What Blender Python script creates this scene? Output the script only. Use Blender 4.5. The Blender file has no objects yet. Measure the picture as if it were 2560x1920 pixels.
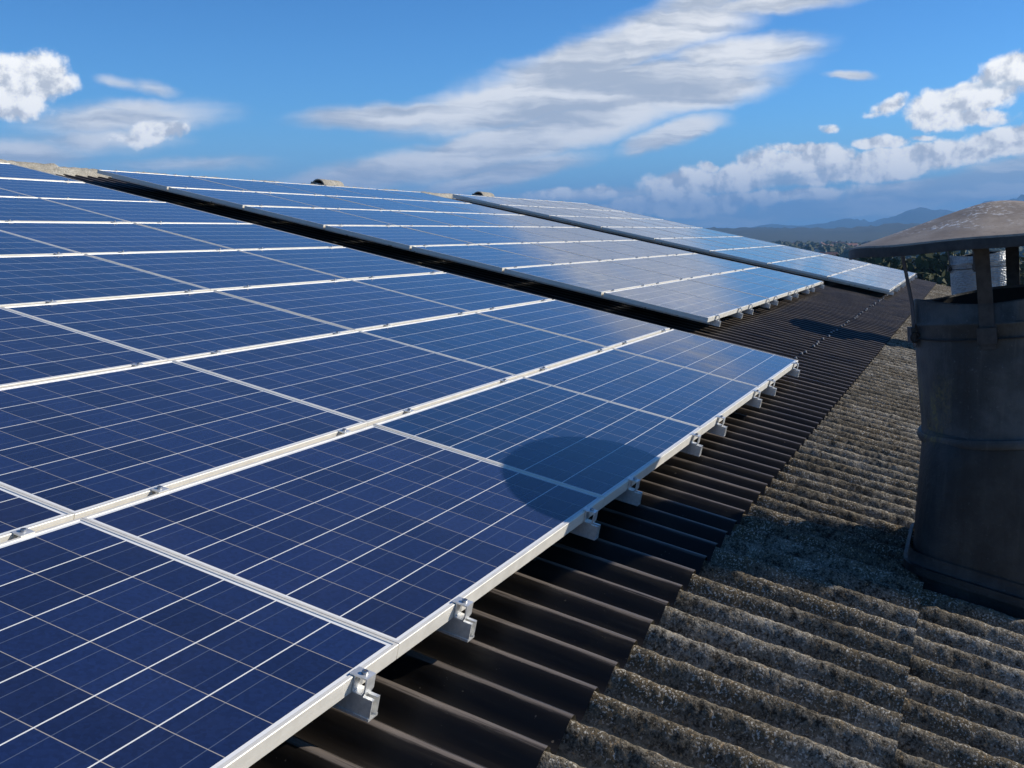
import bpy, bmesh, math, random
import numpy as np
from mathutils import Vector, Matrix

random.seed(7)
rng = np.random.default_rng(7)
SC = bpy.context.scene
COL = SC.collection
TILT = math.radians(11.71)                     # slope of the roof
CT, ST = math.cos(TILT), math.sin(TILT)

# ------------------------------------------------------------------ camera
cam = bpy.data.cameras.new('camera')
cam_ob = bpy.data.objects.new('camera', cam)
COL.objects.link(cam_ob)
cam.sensor_width = 36.0
cam.sensor_fit = 'HORIZONTAL'
cam.lens = 37.70
cam.clip_start = 0.05
cam.clip_end = 60000
right = Vector((0.396882276, -0.917869522, 0.0))
down = Vector((-0.129801829, -0.0561256739, -0.989950198))
fwd = Vector((0.908645114, 0.392893688, -0.141416428))
mw = Matrix(((right.x, -down.x, -fwd.x, -8.1654),
             (right.y, -down.y, -fwd.y, -1.1920),
             (right.z, -down.z, -fwd.z, 0.9586),
             (0, 0, 0, 1)))
cam_ob.matrix_world = mw
SC.camera = cam_ob

# ------------------------------------------------------------------ sun, exposure
SUN_AZ, SUN_EL = -55.8, 29.3                   # degrees, azimuth from +X
sd = Vector((math.cos(math.radians(SUN_AZ)) * math.cos(math.radians(SUN_EL)),
             math.sin(math.radians(SUN_AZ)) * math.cos(math.radians(SUN_EL)),
             math.sin(math.radians(SUN_EL))))
sun = bpy.data.lights.new('sun', 'SUN')
sun.energy = 5.0  # low clear winter sun
sun.angle = math.radians(0.53)
sun.color = (1.0, 0.93, 0.82)
sun_ob = bpy.data.objects.new('sun', sun)
COL.objects.link(sun_ob)
sun_ob.rotation_euler = sd.to_track_quat('Z', 'Y').to_euler()
sun_ob.location = sd * 60

SC.view_settings.view_transform = 'Standard'
SC.view_settings.look = 'None'
SC.view_settings.exposure = 0.13
SC.view_settings.gamma = 1.0
SC.render.engine = 'CYCLES'
SC.cycles.use_denoising = True
SC.cycles.max_bounces = 6
SC.cycles.volume_bounces = 0
SC.cycles.sample_clamp_indirect = 4.0


# ------------------------------------------------------------------ node helper
class NT:
    def __init__(self, tree):
        self.t = tree
        tree.nodes.clear()

    def n(self, kind, **kw):
        nd = self.t.nodes.new(kind)
        for k, v in kw.items():
            setattr(nd, k, v)
        return nd

    def put(self, sock, val):
        if hasattr(val, 'links') or isinstance(val, bpy.types.NodeSocket):
            self.t.links.new(val, sock)
        else:
            sock.default_value = val

    def m(self, op, a, b=0.0, c=None, clamp=False):
        nd = self.n('ShaderNodeMath', operation=op)
        nd.use_clamp = clamp
        self.put(nd.inputs[0], a)
        self.put(nd.inputs[1], b)
        if c is not None:
            self.put(nd.inputs[2], c)
        return nd.outputs[0]

    def vm(self, op, a, b=None, out=0):
        nd = self.n('ShaderNodeVectorMath', operation=op)
        self.put(nd.inputs[0], a)
        if b is not None:
            if op == 'SCALE':
                self.put(nd.inputs[3], b)
            else:
                self.put(nd.inputs[1], b)
        return nd.outputs[out]

    def mix(self, f, a, b, blend='MIX'):
        nd = self.n('ShaderNodeMix', data_type='RGBA', blend_type=blend)
        nd.clamp_factor = True
        self.put(nd.inputs[0], f)
        self.put(nd.inputs[6], a)
        self.put(nd.inputs[7], b)
        return nd.outputs[2]

    def ramp(self, v, lo, hi, a=0.0, b=1.0, smooth=True):
        nd = self.n('ShaderNodeMapRange', interpolation_type='SMOOTHSTEP' if smooth else 'LINEAR')
        self.put(nd.inputs[0], v)
        self.put(nd.inputs[1], lo)
        self.put(nd.inputs[2], hi)
        self.put(nd.inputs[3], a)
        self.put(nd.inputs[4], b)
        return nd.outputs[0]

    def noise(self, vec, scale, detail=4.0, rough=0.55, dist=0.0, out=0, dim='3D'):
        nd = self.n('ShaderNodeTexNoise', noise_dimensions=dim)
        self.put(nd.inputs['Vector'], vec)
        nd.inputs['Scale'].default_value = scale
        nd.inputs['Detail'].default_value = detail
        nd.inputs['Roughness'].default_value = rough
        nd.inputs['Distortion'].default_value = dist
        return nd.outputs[out]

    def mapping(self, vec, loc=(0, 0, 0), rot=(0, 0, 0), scale=(1, 1, 1), kind='POINT'):
        nd = self.n('ShaderNodeMapping', vector_type=kind)
        self.put(nd.inputs[0], vec)
        nd.inputs[1].default_value = loc
        nd.inputs[2].default_value = rot
        nd.inputs[3].default_value = scale
        return nd.outputs[0]


def c4(r, g=None, b=None):
    if g is None:
        g = b = r
    return (r, g, b, 1.0)


# ------------------------------------------------------------------ sky and clouds
def pix_dir(x, y):
    f = 2680.94
    d = right * ((x - 1280) / f) + down * ((y - 960) / f) + fwd
    d.normalize()
    return -math.degrees(math.atan2(d.y, d.x)), math.degrees(math.asin(d.z))


world = bpy.data.worlds.new('World')
SC.world = world
world.use_nodes = True
W = NT(world.node_tree)
SKY_STRENGTH = 0.105
tc = W.n('ShaderNodeTexCoord')
gen = tc.outputs['Generated']
sky = W.n('ShaderNodeTexSky', sky_type='NISHITA')
sky.sun_disc = False
sky.sun_elevation = math.radians(SUN_EL)
sky.sun_rotation = math.radians(90 - SUN_AZ)
sky.altitude = 300
sky.air_density = 1.0
sky.dust_density = 0.35
sky.ozone_density = 2.0
hs = W.n('ShaderNodeHueSaturation')
hs.inputs['Saturation'].default_value = 1.15
hs.inputs['Value'].default_value = 1.0
W.put(hs.inputs['Color'], sky.outputs[0])
sep = W.n('ShaderNodeSeparateXYZ')
W.put(sep.inputs[0], gen)
az = W.m('MULTIPLY', W.m('ARCTAN2', sep.outputs[1], sep.outputs[0]), -180 / math.pi)
el = W.m('MULTIPLY', W.m('ARCSINE', sep.outputs[2]), 180 / math.pi)
cmb = W.n('ShaderNodeCombineXYZ')
W.put(cmb.inputs[0], az)
W.put(cmb.inputs[1], el)
P0 = cmb.outputs[0]
# wobble the coordinates so that no cloud keeps a smooth outline
wob = W.vm('SUBTRACT', W.noise(P0, 0.42, 3.0, 0.6, out=1), (0.5, 0.5, 0.5))
P1 = W.vm('ADD', P0, W.vm('MULTIPLY', wob, (1.8, 0.8, 0)))
ROT = math.radians(15)


def blobs(items, coord, grow=1.0):
    acc = None
    for (x, y, rx, ry, deg, amp) in items:
        rx, ry = rx * grow, ry * grow
        a, e = pix_dir(x, y)
        k = 0.0193
        v = W.mapping(coord, (a, e, 0), (0, 0, math.radians(deg)), (rx * k, ry * k, 1), 'TEXTURE')
        ln = W.vm('LENGTH', v, out=1)
        val = W.ramp(ln, 0.0, 1.6, amp, 0.0)
        acc = val if acc is None else W.m('MAXIMUM', acc, val)
    return acc


STREAK = [(1650, 85, 260, 60, 14, 1.0), (1480, 150, 260, 62, 16, 1.05), (1600, 215, 360, 66, 6, 1.1), (1850, 130, 200, 40, 2, 1.0), (1760, 235, 220, 40, 10, .9),
          (1300, 255, 300, 66, 10, 1.1), (1010, 290, 250, 34, 2, 1.0), (1420, 320, 320, 60, 14, 1.05), (1220, 375, 330, 56, 14, 1.05), (1000, 425, 330, 44, 10, 1.0), (1240, 440, 260, 36, 12, .85),
          (1750, 8, 120, 30, 6, .8), (1930, 8, 260, 26, 3, .85), (1680, 335, 130, 34, 18, 1.0), (1600, 380, 60, 12, 4, .6), (2120, 188, 60, 13, 2, .8),
          (300, 300, 260, 46, 6, .75), (350, 268, 130, 24, 4, .7), (240, 350, 220, 40, 2, .65), (480, 410, 260, 24, 2, .55), (60, 380, 180, 50, 2, .7), (290, 205, 50, 18, -8, .55), (380, 220, 80, 22, -8, .55), (1450, 490, 300, 20, 3, .7)]
CUMUL = [(70, 200, 110, 72, 0, 1.15), (10, 260, 120, 44, 0, 1.0), (150, 205, 60, 50, 0, .7), (400, 328, 90, 30, 6, 1.0), (320, 350, 80, 22, 0, .7),
         (2420, 245, 170, 52, 12, 1.1), (2530, 180, 120, 46, 14, 1.1), (2400, 300, 150, 30, 2, .9), (2225, 262, 70, 30, 20, .85), (2190, 285, 40, 14, 0, .7), (2205, 357, 78, 24, 2, 1.0),
         (2300, 395, 240, 42, 6, 1.1), (2520, 352, 180, 40, 12, 1.15), (2010, 370, 120, 20, 0, .95), (2010, 405, 190, 44, 4, 1.05), (1900, 410, 70, 50, 0, 1.0), (1850, 445, 200, 46, 8, 1.0),
         (1700, 460, 130, 44, 14, 1.05), (1765, 415, 34, 22, 0, .9), (2150, 425, 300, 40, 4, 1.0), (1950, 490, 240, 26, 5, .9), (2250, 470, 200, 20, 5, .75), (1800, 500, 120, 24, 4, .9), (1640, 505, 200, 30, 6, 1.0), (1560, 530, 160, 22, 4, .9), (1740, 520, 200, 30, 2, 1.0),
         (1380, 485, 110, 20, 0, .75), (1500, 480, 60, 24, 0, .75), (2080, 318, 40, 14, 0, .6), (2300, 345, 42, 13, 0, .7)]
STRAT = [(2400, 470, 380, 40, 7, 1.05), (2080, 520, 420, 32, 6, 1.0), (2580, 430, 240, 50, 10, 1.05), (2250, 540, 420, 20, 3, .6), (1850, 555, 300, 16, 3, .6),
         (2900, 440, 500, 60, 4, .9), (1980, 440, 160, 24, 6, .8), (2470, 215, 120, 26, 12, .75)]
# streaky sheet
Pst = W.mapping(P1, (0, 0, 0), (0, 0, -ROT), (0.08, 0.58, 1))
nst = W.noise(Pst, 1.0, 8.0, 0.55, 0.35)
nst2 = W.noise(W.mapping(P1, (3, 7, 0), (0, 0, -ROT * 1.2), (0.11, 0.95, 1)), 1.0, 6.0, 0.55, 0.4)
nst3 = W.noise(W.mapping(P1, (8, 1, 0), (0, 0, -ROT), (0.7, 1.5, 1)), 1.0, 5.0, 0.6, 0.2)
mA = blobs(STREAK, P1, 1.14)
dA = W.ramp(W.m('ADD', mA, W.m('ADD', W.m('MULTIPLY', W.m('SUBTRACT', nst, 0.5), 0.75), W.m('MULTIPLY', W.m('SUBTRACT', nst3, 0.5), 0.14))), 0.10, 0.66)
dA = W.m('MULTIPLY', dA, W.ramp(mA, 0.02, 0.25))
dA = W.m('MULTIPLY', dA, W.m('MINIMUM', W.m('ADD', 0.40, W.m('MULTIPLY', mA, 0.75)), 0.95))
shA = W.ramp(W.m('ADD', W.m('MULTIPLY', nst2, 0.85), W.m('MULTIPLY', nst3, 0.15)), 0.38, 0.60)
colA = W.mix(shA, c4(0.50, 0.54, 0.60), c4(0.97, 0.96, 0.94))
# cumulus
nc = W.noise(P0, 0.60, 9.0, 0.60, 0.10)
nc_up = W.noise(W.vm('ADD', P0, (0.30, 0.50, 0)), 0.60, 7.0, 0.57, 0.10)
mB = blobs(CUMUL, P1)
dBraw = W.m('ADD', mB, W.m('MULTIPLY', W.m('SUBTRACT', nc, 0.5), 1.35))
dB = W.ramp(dBraw, 0.30, 0.68)
dB = W.m('MULTIPLY', dB, W.ramp(mB, 0.05, 0.30))
shB = W.ramp(W.m('ADD', W.m('SUBTRACT', nc, nc_up), W.m('MULTIPLY', W.m('SUBTRACT', nc, 0.5), 0.25)), -0.17, 0.08)
colB = W.mix(shB, c4(0.62, 0.645, 0.68), c4(1.25, 1.22, 1.15))
# grey undersides of the bank
mC = blobs(STRAT, P1)
nC = W.noise(W.mapping(P1, (9, 2, 0), (0, 0, -math.radians(8)), (0.16, 0.95, 1)), 1.0, 7.0, 0.6, 0.4)
dC = W.ramp(W.m('ADD', mC, W.m('MULTIPLY', W.m('SUBTRACT', nC, 0.5), 0.9)), 0.15, 0.75)
dC = W.m('MULTIPLY', dC, W.ramp(mC, 0.05, 0.30))
dC = W.m('MULTIPLY', dC, 0.92)
colC = W.mix(W.ramp(nC, 0.46, 0.70), c4(0.42, 0.525, 0.64), c4(0.92, 0.93, 0.93))
skc = W.vm('MULTIPLY', hs.outputs[0], (0.47, 0.93, 1.45))
skc = W.vm('SCALE', skc, SKY_STRENGTH)
skc = W.vm('SCALE', skc, W.m('MULTIPLY', W.ramp(el, 4.0, 13.0, 1.0, 0.84), W.ramp(el, 9.0, 42.0, 1.0, 0.47)))
skc = W.mix(W.ramp(el, -1.0, 6.5, 0.9, 0.0), skc, c4(0.30, 0.53, 0.84))
o = W.mix(dA, skc, colA)
o = W.mix(dB, o, colB)
o = W.mix(W.m('MULTIPLY', dC, W.ramp(dBraw, 1.05, 0.70)), o, colC)
bg = W.n('ShaderNodeBackground')
W.put(bg.inputs['Color'], o)
bg.inputs['Strength'].default_value = 1.0
wo = W.n('ShaderNodeOutputWorld')
W.t.links.new(bg.outputs[0], wo.inputs['Surface'])


# ------------------------------------------------------------------ materials
def mat(name, **kw):
    m = bpy.data.materials.new(name)
    m.use_nodes = True
    N = NT(m.node_tree)
    p = N.n('ShaderNodeBsdfPrincipled')
    o = N.n('ShaderNodeOutputMaterial')
    N.t.links.new(p.outputs[0], o.inputs['Surface'])
    for k, v in kw.items():
        N.put(p.inputs[k], v)
    return m, N, p


def objco(N):
    return N.n('ShaderNodeTexCoord').outputs['Object']


def bump(N, p, h, strength, dist):
    b = N.n('ShaderNodeBump')
    b.inputs['Strength'].default_value = strength
    b.inputs['Distance'].default_value = dist
    N.put(b.inputs['Height'], h)
    N.t.links.new(b.outputs[0], p.inputs['Normal'])


PU, PV = 1.5165, 1.0100                        # panel pitch along eave / slope
PW, PH, PT = 1.5135, 0.9880, 0.040             # panel size


def make_cells():
    m, N, p = mat('photovoltaic_cells', Roughness=0.07)
    co = objco(N)
    s = N.n('ShaderNodeSeparateXYZ')
    N.put(s.inputs[0], co)
    x, y = s.outputs[0], s.outputs[1]
    mx, my = 0.0205, 0.0195
    cx, cy = (PW - 2 * mx) / 10, (PH - 2 * my) / 6
    ux = N.m('DIVIDE', N.m('SUBTRACT', x, mx), cx)
    uy = N.m('DIVIDE', N.m('SUBTRACT', y, my), cy)
    fx = N.m('FRACT', ux)
    fy = N.m('FRACT', uy)
    dx = N.m('MULTIPLY', N.m('MINIMUM', fx, N.m('SUBTRACT', 1.0, fx)), cx)
    dy = N.m('MULTIPLY', N.m('MINIMUM', fy, N.m('SUBTRACT', 1.0, fy)), cy)
    lx = N.m('LESS_THAN', dx, 0.0012)
    ly = N.m('LESS_THAN', dy, 0.0017)
    inside = N.m('MULTIPLY', N.m('MULTIPLY', N.m('GREATER_THAN', ux, 0.0), N.m('LESS_THAN', ux, 10.0)),
                 N.m('MULTIPLY', N.m('GREATER_THAN', uy, 0.0), N.m('LESS_THAN', uy, 6.0)))
    # two ribbons per cell along the panel
    rb = N.m('MINIMUM', N.m('ABSOLUTE', N.m('SUBTRACT', fy, 0.26)), N.m('ABSOLUTE', N.m('SUBTRACT', fy, 0.74)))
    bus = N.m('LESS_THAN', N.m('MULTIPLY', rb, cy), 0.0011)
    # crystal grain, cell to cell and panel to panel variation
    oi = N.n('ShaderNodeObjectInfo')
    off = N.n('ShaderNodeCombineXYZ')
    N.put(off.inputs[0], N.m('MULTIPLY', oi.outputs['Random'], 37.0))
    N.put(off.inputs[1], N.m('MULTIPLY', oi.outputs['Random'], 91.0))
    cs = N.vm('ADD', co, off.outputs[0])
    vor = N.n('ShaderNodeTexVoronoi', voronoi_dimensions='3D')
    vor.inputs['Scale'].default_value = 110
    N.put(vor.inputs['Vector'], cs)
    vs = N.n('ShaderNodeSeparateColor')
    N.put(vs.inputs[0], vor.outputs['Color'])
    grain = N.ramp(vs.outputs[0], 0, 1, 0.86, 1.14, False)
    cid = N.n('ShaderNodeCombineXYZ')
    N.put(cid.inputs[0], N.m('FLOOR', ux))
    N.put(cid.inputs[1], N.m('FLOOR', uy))
    N.put(cid.inputs[2], N.m('MULTIPLY', oi.outputs['Random'], 50.0))
    wn = N.n('ShaderNodeTexWhiteNoise', noise_dimensions='3D')
    N.put(wn.inputs['Vector'], cid.outputs[0])
    var = N.m('MULTIPLY', grain, N.ramp(wn.outputs['Value'], 0, 1, 0.80, 1.20, False))
    tint = N.mix(oi.outputs['Random'], c4(0.0025, 0.0240, 0.083), c4(0.0115, 0.0230, 0.086))
    col = N.vm('SCALE', tint, var)
    fing = N.m('MULTIPLY', N.m('LESS_THAN', N.m('FRACT', N.m('MULTIPLY', x, 420.0)), 0.12), 0.0)
    col = N.mix(N.m('MULTIPLY', bus, 0.6), col, c4(0.12, 0.15, 0.22))
    col = N.mix(lx, col, c4(0.36, 0.33, 0.31))
    col = N.mix(ly, col, c4(0.80, 0.80, 0.78))
    col = N.mix(N.m('SUBTRACT', 1.0, inside), col, c4(0.78, 0.79, 0.80))
    # thin uneven dust film
    du = N.ramp(N.noise(cs, 3.0, 6.0, 0.65), 0.40, 0.85, 0.0, 0.018)
    col = N.mix(du, col, c4(0.42, 0.43, 0.45))
    N.put(p.inputs['Base Color'], col)
    p.inputs['IOR'].default_value = 1.33
    p.inputs['Sheen Weight'].default_value = 0.075
    p.inputs['Sheen Roughness'].default_value = 0.42
    p.inputs['Sheen Tint'].default_value = (0.92, 0.82, 0.88, 1.0)
    N.put(p.inputs['Roughness'], N.ramp(N.noise(cs, 5.0, 3.0, 0.6), 0.3, 0.8, 0.05, 0.14))
    return m


def make_alu(name, base, rough, metallic, streak=0.12):
    m, N, p = mat(name, Metallic=metallic)
    co = objco(N)
    n1 = N.noise(N.mapping(co, scale=(4, 60, 60)), 1.0, 4.0, 0.6)
    n2 = N.noise(co, 14.0, 5.0, 0.6)
    f = N.m('ADD', N.m('MULTIPLY', n1, 0.6), N.m('MULTIPLY', n2, 0.4))
    k = N.ramp(f, 0.3, 0.7, 1.0 - streak, 1.0 + streak * 0.4)
    N.put(p.inputs['Base Color'], N.vm('SCALE', base[:3], k))
    N.put(p.inputs['Roughness'], N.ramp(n2, 0.3, 0.7, rough - 0.06, rough + 0.1))
    return m


def make_cladding():
    m, N, p = mat('brown_painted_sheet')
    co = objco(N)
    s = N.n('ShaderNodeSeparateXYZ')
    N.put(s.inputs[0], co)
    big = N.noise(N.mapping(co, scale=(1.2, 0.5, 1)), 1.0, 5.0, 0.6)
    strk = N.noise(N.mapping(co, scale=(85, 2.6, 20)), 1.0, 7.0, 0.72)
    spk = N.noise(co, 90.0, 3.0, 0.6)
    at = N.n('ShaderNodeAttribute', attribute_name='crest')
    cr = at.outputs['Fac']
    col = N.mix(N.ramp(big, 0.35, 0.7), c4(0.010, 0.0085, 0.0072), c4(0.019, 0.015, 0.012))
    # sunlit look of the crests painted in as paler brown, dirt washed into streaks
    crest_lit = N.m('MULTIPLY', N.ramp(N.m('ADD', cr, N.m('MULTIPLY', N.m('SUBTRACT', strk, 0.5), 0.35)), 0.915, 1.0), N.ramp(big, 0.2, 0.6, 0.65, 1.0))
    col = N.mix(crest_lit, col, c4(0.165, 0.138, 0.118))
    col = N.mix(N.ramp(strk, 0.56, 0.80, 0.0, 0.35), col, c4(0.080, 0.062, 0.044))
    col = N.mix(N.ramp(spk, 0.70, 0.76, 0.0, 0.6), col, c4(0.20, 0.17, 0.14))
    grit = N.ramp(N.noise(N.vm('ADD', co, (4, 4, 4)), 38.0, 2.0, 0.5), 0.735, 0.76)
    col = N.mix(N.m('MULTIPLY', grit, 0.8), col, c4(0.17, 0.14, 0.10))
    dust = N.m('MULTIPLY', N.ramp(N.noise(co, 2.3, 6.0, 0.7), 0.52, 0.72), 0.22)
    col = N.mix(dust, col, c4(0.085, 0.066, 0.040))
    N.put(p.inputs['Base Color'], col)
    N.put(p.inputs['Roughness'], N.ramp(strk, 0.3, 0.75, 0.30, 0.52))
    p.inputs['IOR'].default_value = 1.4
    bump(N, p, N.noise(co, 30.0, 4.0, 0.6), 0.12, 0.004)
    return m


def make_cement(name, shade=1.0):
    m, N, p = mat(name, Roughness=0.95)
    p.inputs['Specular IOR Level'].default_value = 0.15
    co = objco(N)
    at = N.n('ShaderNodeAttribute', attribute_name='crest')
    crest = at.outputs['Fac']
    n1 = N.noise(co, 9.0, 6.0, 0.65)
    n0 = N.noise(co, 1.7, 5.0, 0.6)
    n2 = N.noise(co, 52.0, 5.0, 0.72)
    n3 = N.noise(co, 150.0, 3.0, 0.7)
    n4 = N.noise(N.vm('ADD', co, (5, 3, 1)), 130.0, 3.0, 0.6)
    k = N.m('ADD', N.m('MULTIPLY', n1, 0.30), N.m('ADD', N.m('MULTIPLY', n2, 0.45), N.m('MULTIPLY', n3, 0.30)))
    col = N.mix(N.ramp(k, 0.43, 0.62), c4(0.034, 0.029, 0.021), N.mix(N.ramp(n0, 0.38, 0.62), c4(0.31, 0.27, 0.205), c4(0.41, 0.37, 0.30)))
    # brown moss cushions, grey film of silt in the channels
    moss = N.m('MULTIPLY', N.ramp(N.m('ADD', n1, N.m('MULTIPLY', n2, 0.5)), 0.62, 0.85), N.ramp(crest, 0.2, 0.6))
    moss = N.m('MULTIPLY', moss, N.ramp(n0, 0.64, 0.40, 0.15, 0.8))
    col = N.mix(moss, col, c4(0.080, 0.056, 0.026))
    film = N.m('MULTIPLY', N.ramp(N.m('ADD', crest, N.m('MULTIPLY', N.m('SUBTRACT', n2, 0.5), 0.35)), 0.36, 0.12), 0.9)
    col = N.mix(film, col, N.mix(N.ramp(n1, 0.3, 0.7), c4(0.155, 0.152, 0.122), c4(0.30, 0.29, 0.24)))
    # pale lichen specks
    sp = N.m('MULTIPLY', N.ramp(n4, 0.54, 0.62), N.ramp(n1, 0.40, 0.56))
    sp = N.m('MULTIPLY', sp, N.ramp(crest, 0.15, 0.5))
    col = N.mix(N.m('MULTIPLY', sp, 0.85), col, c4(0.60, 0.56, 0.48))
    sp2 = N.ramp(N.noise(N.vm('ADD', co, (1, 8, 4)), 95.0, 2.0, 0.5), 0.62, 0.69)
    col = N.mix(N.m('MULTIPLY', sp2, 0.6), col, c4(0.40, 0.27, 0.14))
    if shade != 1.0:
        col = N.mix(0.55, N.vm('SCALE', col, shade), N.mix(n2, c4(0.22, 0.22, 0.20), c4(0.50, 0.49, 0.44)))
    N.put(p.inputs['Base Color'], col)
    ed = N.n('ShaderNodeAttribute', attribute_name='broken_edge')
    col = N.mix(N.m('MULTIPLY', ed.outputs['Fac'], 0.9), col, c4(0.46, 0.44, 0.38))
    h = N.m('ADD', N.m('MULTIPLY', n2, 0.6), N.m('MULTIPLY', n3, 0.4))
    bump(N, p, h, 0.8, 0.009)
    return m


def make_foil():
    m, N, p = mat('crinkled_foil_sheet', Metallic=0.35)
    co = objco(N)
    v = N.n('ShaderNodeTexVoronoi')
    v.inputs['Scale'].default_value = 34
    N.put(v.inputs['Vector'], N.vm('ADD', N.mapping(co, scale=(1, 1, 1.8)), N.vm('SCALE', N.noise(co, 12.0, 3.0, 0.6, out=1), 0.05)))
    n = N.noise(co, 26.0, 5.0, 0.6, 1.0)
    st = N.noise(co, 5.0, 6.0, 0.65)
    col = N.mix(N.ramp(st, 0.35, 0.7), c4(0.30, 0.31, 0.31), c4(0.52, 0.53, 0.52))
    col = N.mix(N.ramp(n, 0.50, 0.62, 0.0, 0.35), col, c4(0.16, 0.17, 0.17))
    N.put(p.inputs['Base Color'], col)
    p.inputs['Roughness'].default_value = 0.38
    bump(N, p, N.m('ADD', v.outputs['Distance'], N.m('MULTIPLY', n, 0.6)), 0.45, 0.02)
    return m


def make_flue(nm='weathered_galvanised_sheet', k=1.0):
    """weathered galvanised sheet of the near chimney, dirty grey with yellow lichen"""
    m, N, p = mat(nm, Metallic=0.25)
    co = objco(N)
    n = N.noise(co, 5.0, 6.0, 0.65)
    s = N.noise(co, 70.0, 4.0, 0.7)
    col = N.mix(N.ramp(n, 0.35, 0.68), c4(0.022, 0.024, 0.024), c4(0.056, 0.058, 0.056))
    col = N.mix(N.ramp(s, 0.60, 0.72, 0.0, 0.5), col, c4(0.10, 0.105, 0.105))
    sx = N.n('ShaderNodeSeparateXYZ')
    N.put(sx.inputs[0], co)
    run = N.noise(N.mapping(co, scale=(16, 16, 0.9)), 1.0, 5.0, 0.65)
    col = N.mix(N.ramp(run, 0.50, 0.72, 0.0, 0.45), col, c4(0.095, 0.092, 0.085))
    col = N.mix(N.ramp(run, 0.44, 0.30, 0.0, 0.5), col, c4(0.020, 0.017, 0.014))
    lich = N.m('MULTIPLY', N.ramp(N.noise(N.mapping(co, scale=(1, 1, .35)), 9.0, 4.0, 0.6), 0.48, 0.62),
               N.m('MULTIPLY', N.ramp(sx.outputs[1], 0.17, 0.27), N.ramp(sx.outputs[2], 0.95, 0.80)))
    lich = N.m('MULTIPLY', lich, N.ramp(sx.outputs[2], 0.50, 0.62))
    lich = N.m('MULTIPLY', lich, N.ramp(s, 0.38, 0.62))
    col = N.mix(N.m('MULTIPLY', lich, 0.7), col, c4(0.15, 0.125, 0.035))
    if k != 1.0:
        col = N.vm('SCALE', col, k)
    N.put(p.inputs['Base Color'], col)
    p.inputs['Roughness'].default_value = 0.55
    bump(N, p, N.m('ADD', n, N.m('MULTIPLY', s, 0.35)), 0.5, 0.016)
    return m


def make_cap():
    m, N, p = mat('grey_brown_cap_sheet', Roughness=0.62)
    co = objco(N)
    n = N.noise(co, 6.0, 6.0, 0.65)
    s = N.noise(co, 60.0, 4.0, 0.6)
    col = N.mix(N.ramp(n, 0.35, 0.68), c4(0.34, 0.275, 0.215), c4(0.47, 0.39, 0.31))
    col = N.mix(N.ramp(s, 0.55, 0.72, 0.0, 0.35), col, c4(0.085, 0.075, 0.065))
    sx = N.n('ShaderNodeSeparateXYZ')
    N.put(sx.inputs[0], co)
    fl = N.ramp(N.noise(N.mapping(co, scale=(1, 1, 1)), 50.0, 3.0, 0.6), 0.55, 0.575)
    where = N.m('MULTIPLY', N.ramp(N.noise(N.vm('ADD', co, (2, 5, 1)), 5.5, 3.0, 0.6), 0.40, 0.55), N.ramp(sx.outputs[2], 0.016, 0.045))
    side = N.ramp(N.m('ADD', N.m('MULTIPLY', sx.outputs[1], 0.75), N.m('MULTIPLY', sx.outputs[0], -0.10)), -0.10, 0.12)
    fl = N.m('MULTIPLY', N.m('MULTIPLY', fl, where), side)
    col = N.mix(fl, col, c4(0.82, 0.82, 0.80))
    N.put(p.inputs['Base Color'], col)
    p.inputs['Specular IOR Level'].default_value = 0.35
    bump(N, p, N.m('ADD', N.m('MULTIPLY', n, 0.5), N.m('MULTIPLY', fl, 0.4)), 0.4, 0.012)
    return m


def simple(name, c, rough=0.7, metallic=0.0, var=0.25, scale=6.0):
    m, N, p = mat(name, Roughness=rough, Metallic=metallic)
    co = objco(N)
    n = N.noise(co, scale, 5.0, 0.6)
    N.put(p.inputs['Base Color'], N.vm('SCALE', c, N.ramp(n, 0.3, 0.7, 1 - var, 1 + var)))
    return m


def make_leaf(name, a, b):
    m, N, p = mat(name, Roughness=0.75)
    oi = N.n('ShaderNodeObjectInfo')
    co = objco(N)
    n = N.noise(co, 0.9, 4.0, 0.7)
    g = N.n('ShaderNodeNewGeometry')
    k = N.m('ADD', N.m('MULTIPLY', N.ramp(n, 0.3, 0.7), 0.6), N.m('MULTIPLY', g.outputs['Random Per Island'], 0.4))
    col = N.mix(k, a, b)
    col = N.mix(N.m('MULTIPLY', oi.outputs['Random'], 0.35), col, c4(0.075, 0.055, 0.022))
    N.put(p.inputs['Base Color'], col)
    p.inputs['Specular IOR Level'].default_value = 0.2
    return m


def make_ground():
    m, N, p = mat('fields', Roughness=0.95)
    co = objco(N)
    n1 = N.noise(co, 0.012, 4.0, 0.6)
    n2 = N.noise(co, 0.15, 6.0, 0.65)
    col = N.mix(N.ramp(n1, 0.4, 0.6), c4(0.045, 0.062, 0.022), c4(0.105, 0.095, 0.045))
    col = N.mix(N.ramp(n2, 0.45, 0.7, 0, 0.6), col, c4(0.06, 0.05, 0.03))
    N.put(p.inputs['Base Color'], col)
    return m


def make_hill():
    m, N, p = mat('wooded_hillside', Roughness=0.95)
    co = objco(N)
    n1 = N.noise(co, 0.0036, 6.0, 0.65)
    n2 = N.noise(co, 0.024, 5.0, 0.65)
    col = N.mix(N.ramp(n1, 0.4, 0.62), c4(0.018, 0.030, 0.024), c4(0.034, 0.044, 0.030))
    col = N.mix(N.ramp(n2, 0.5, 0.7, 0, 0.5), col, c4(0.045, 0.048, 0.034))
    N.put(p.inputs['Base Color'], col)
    return m


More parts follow.
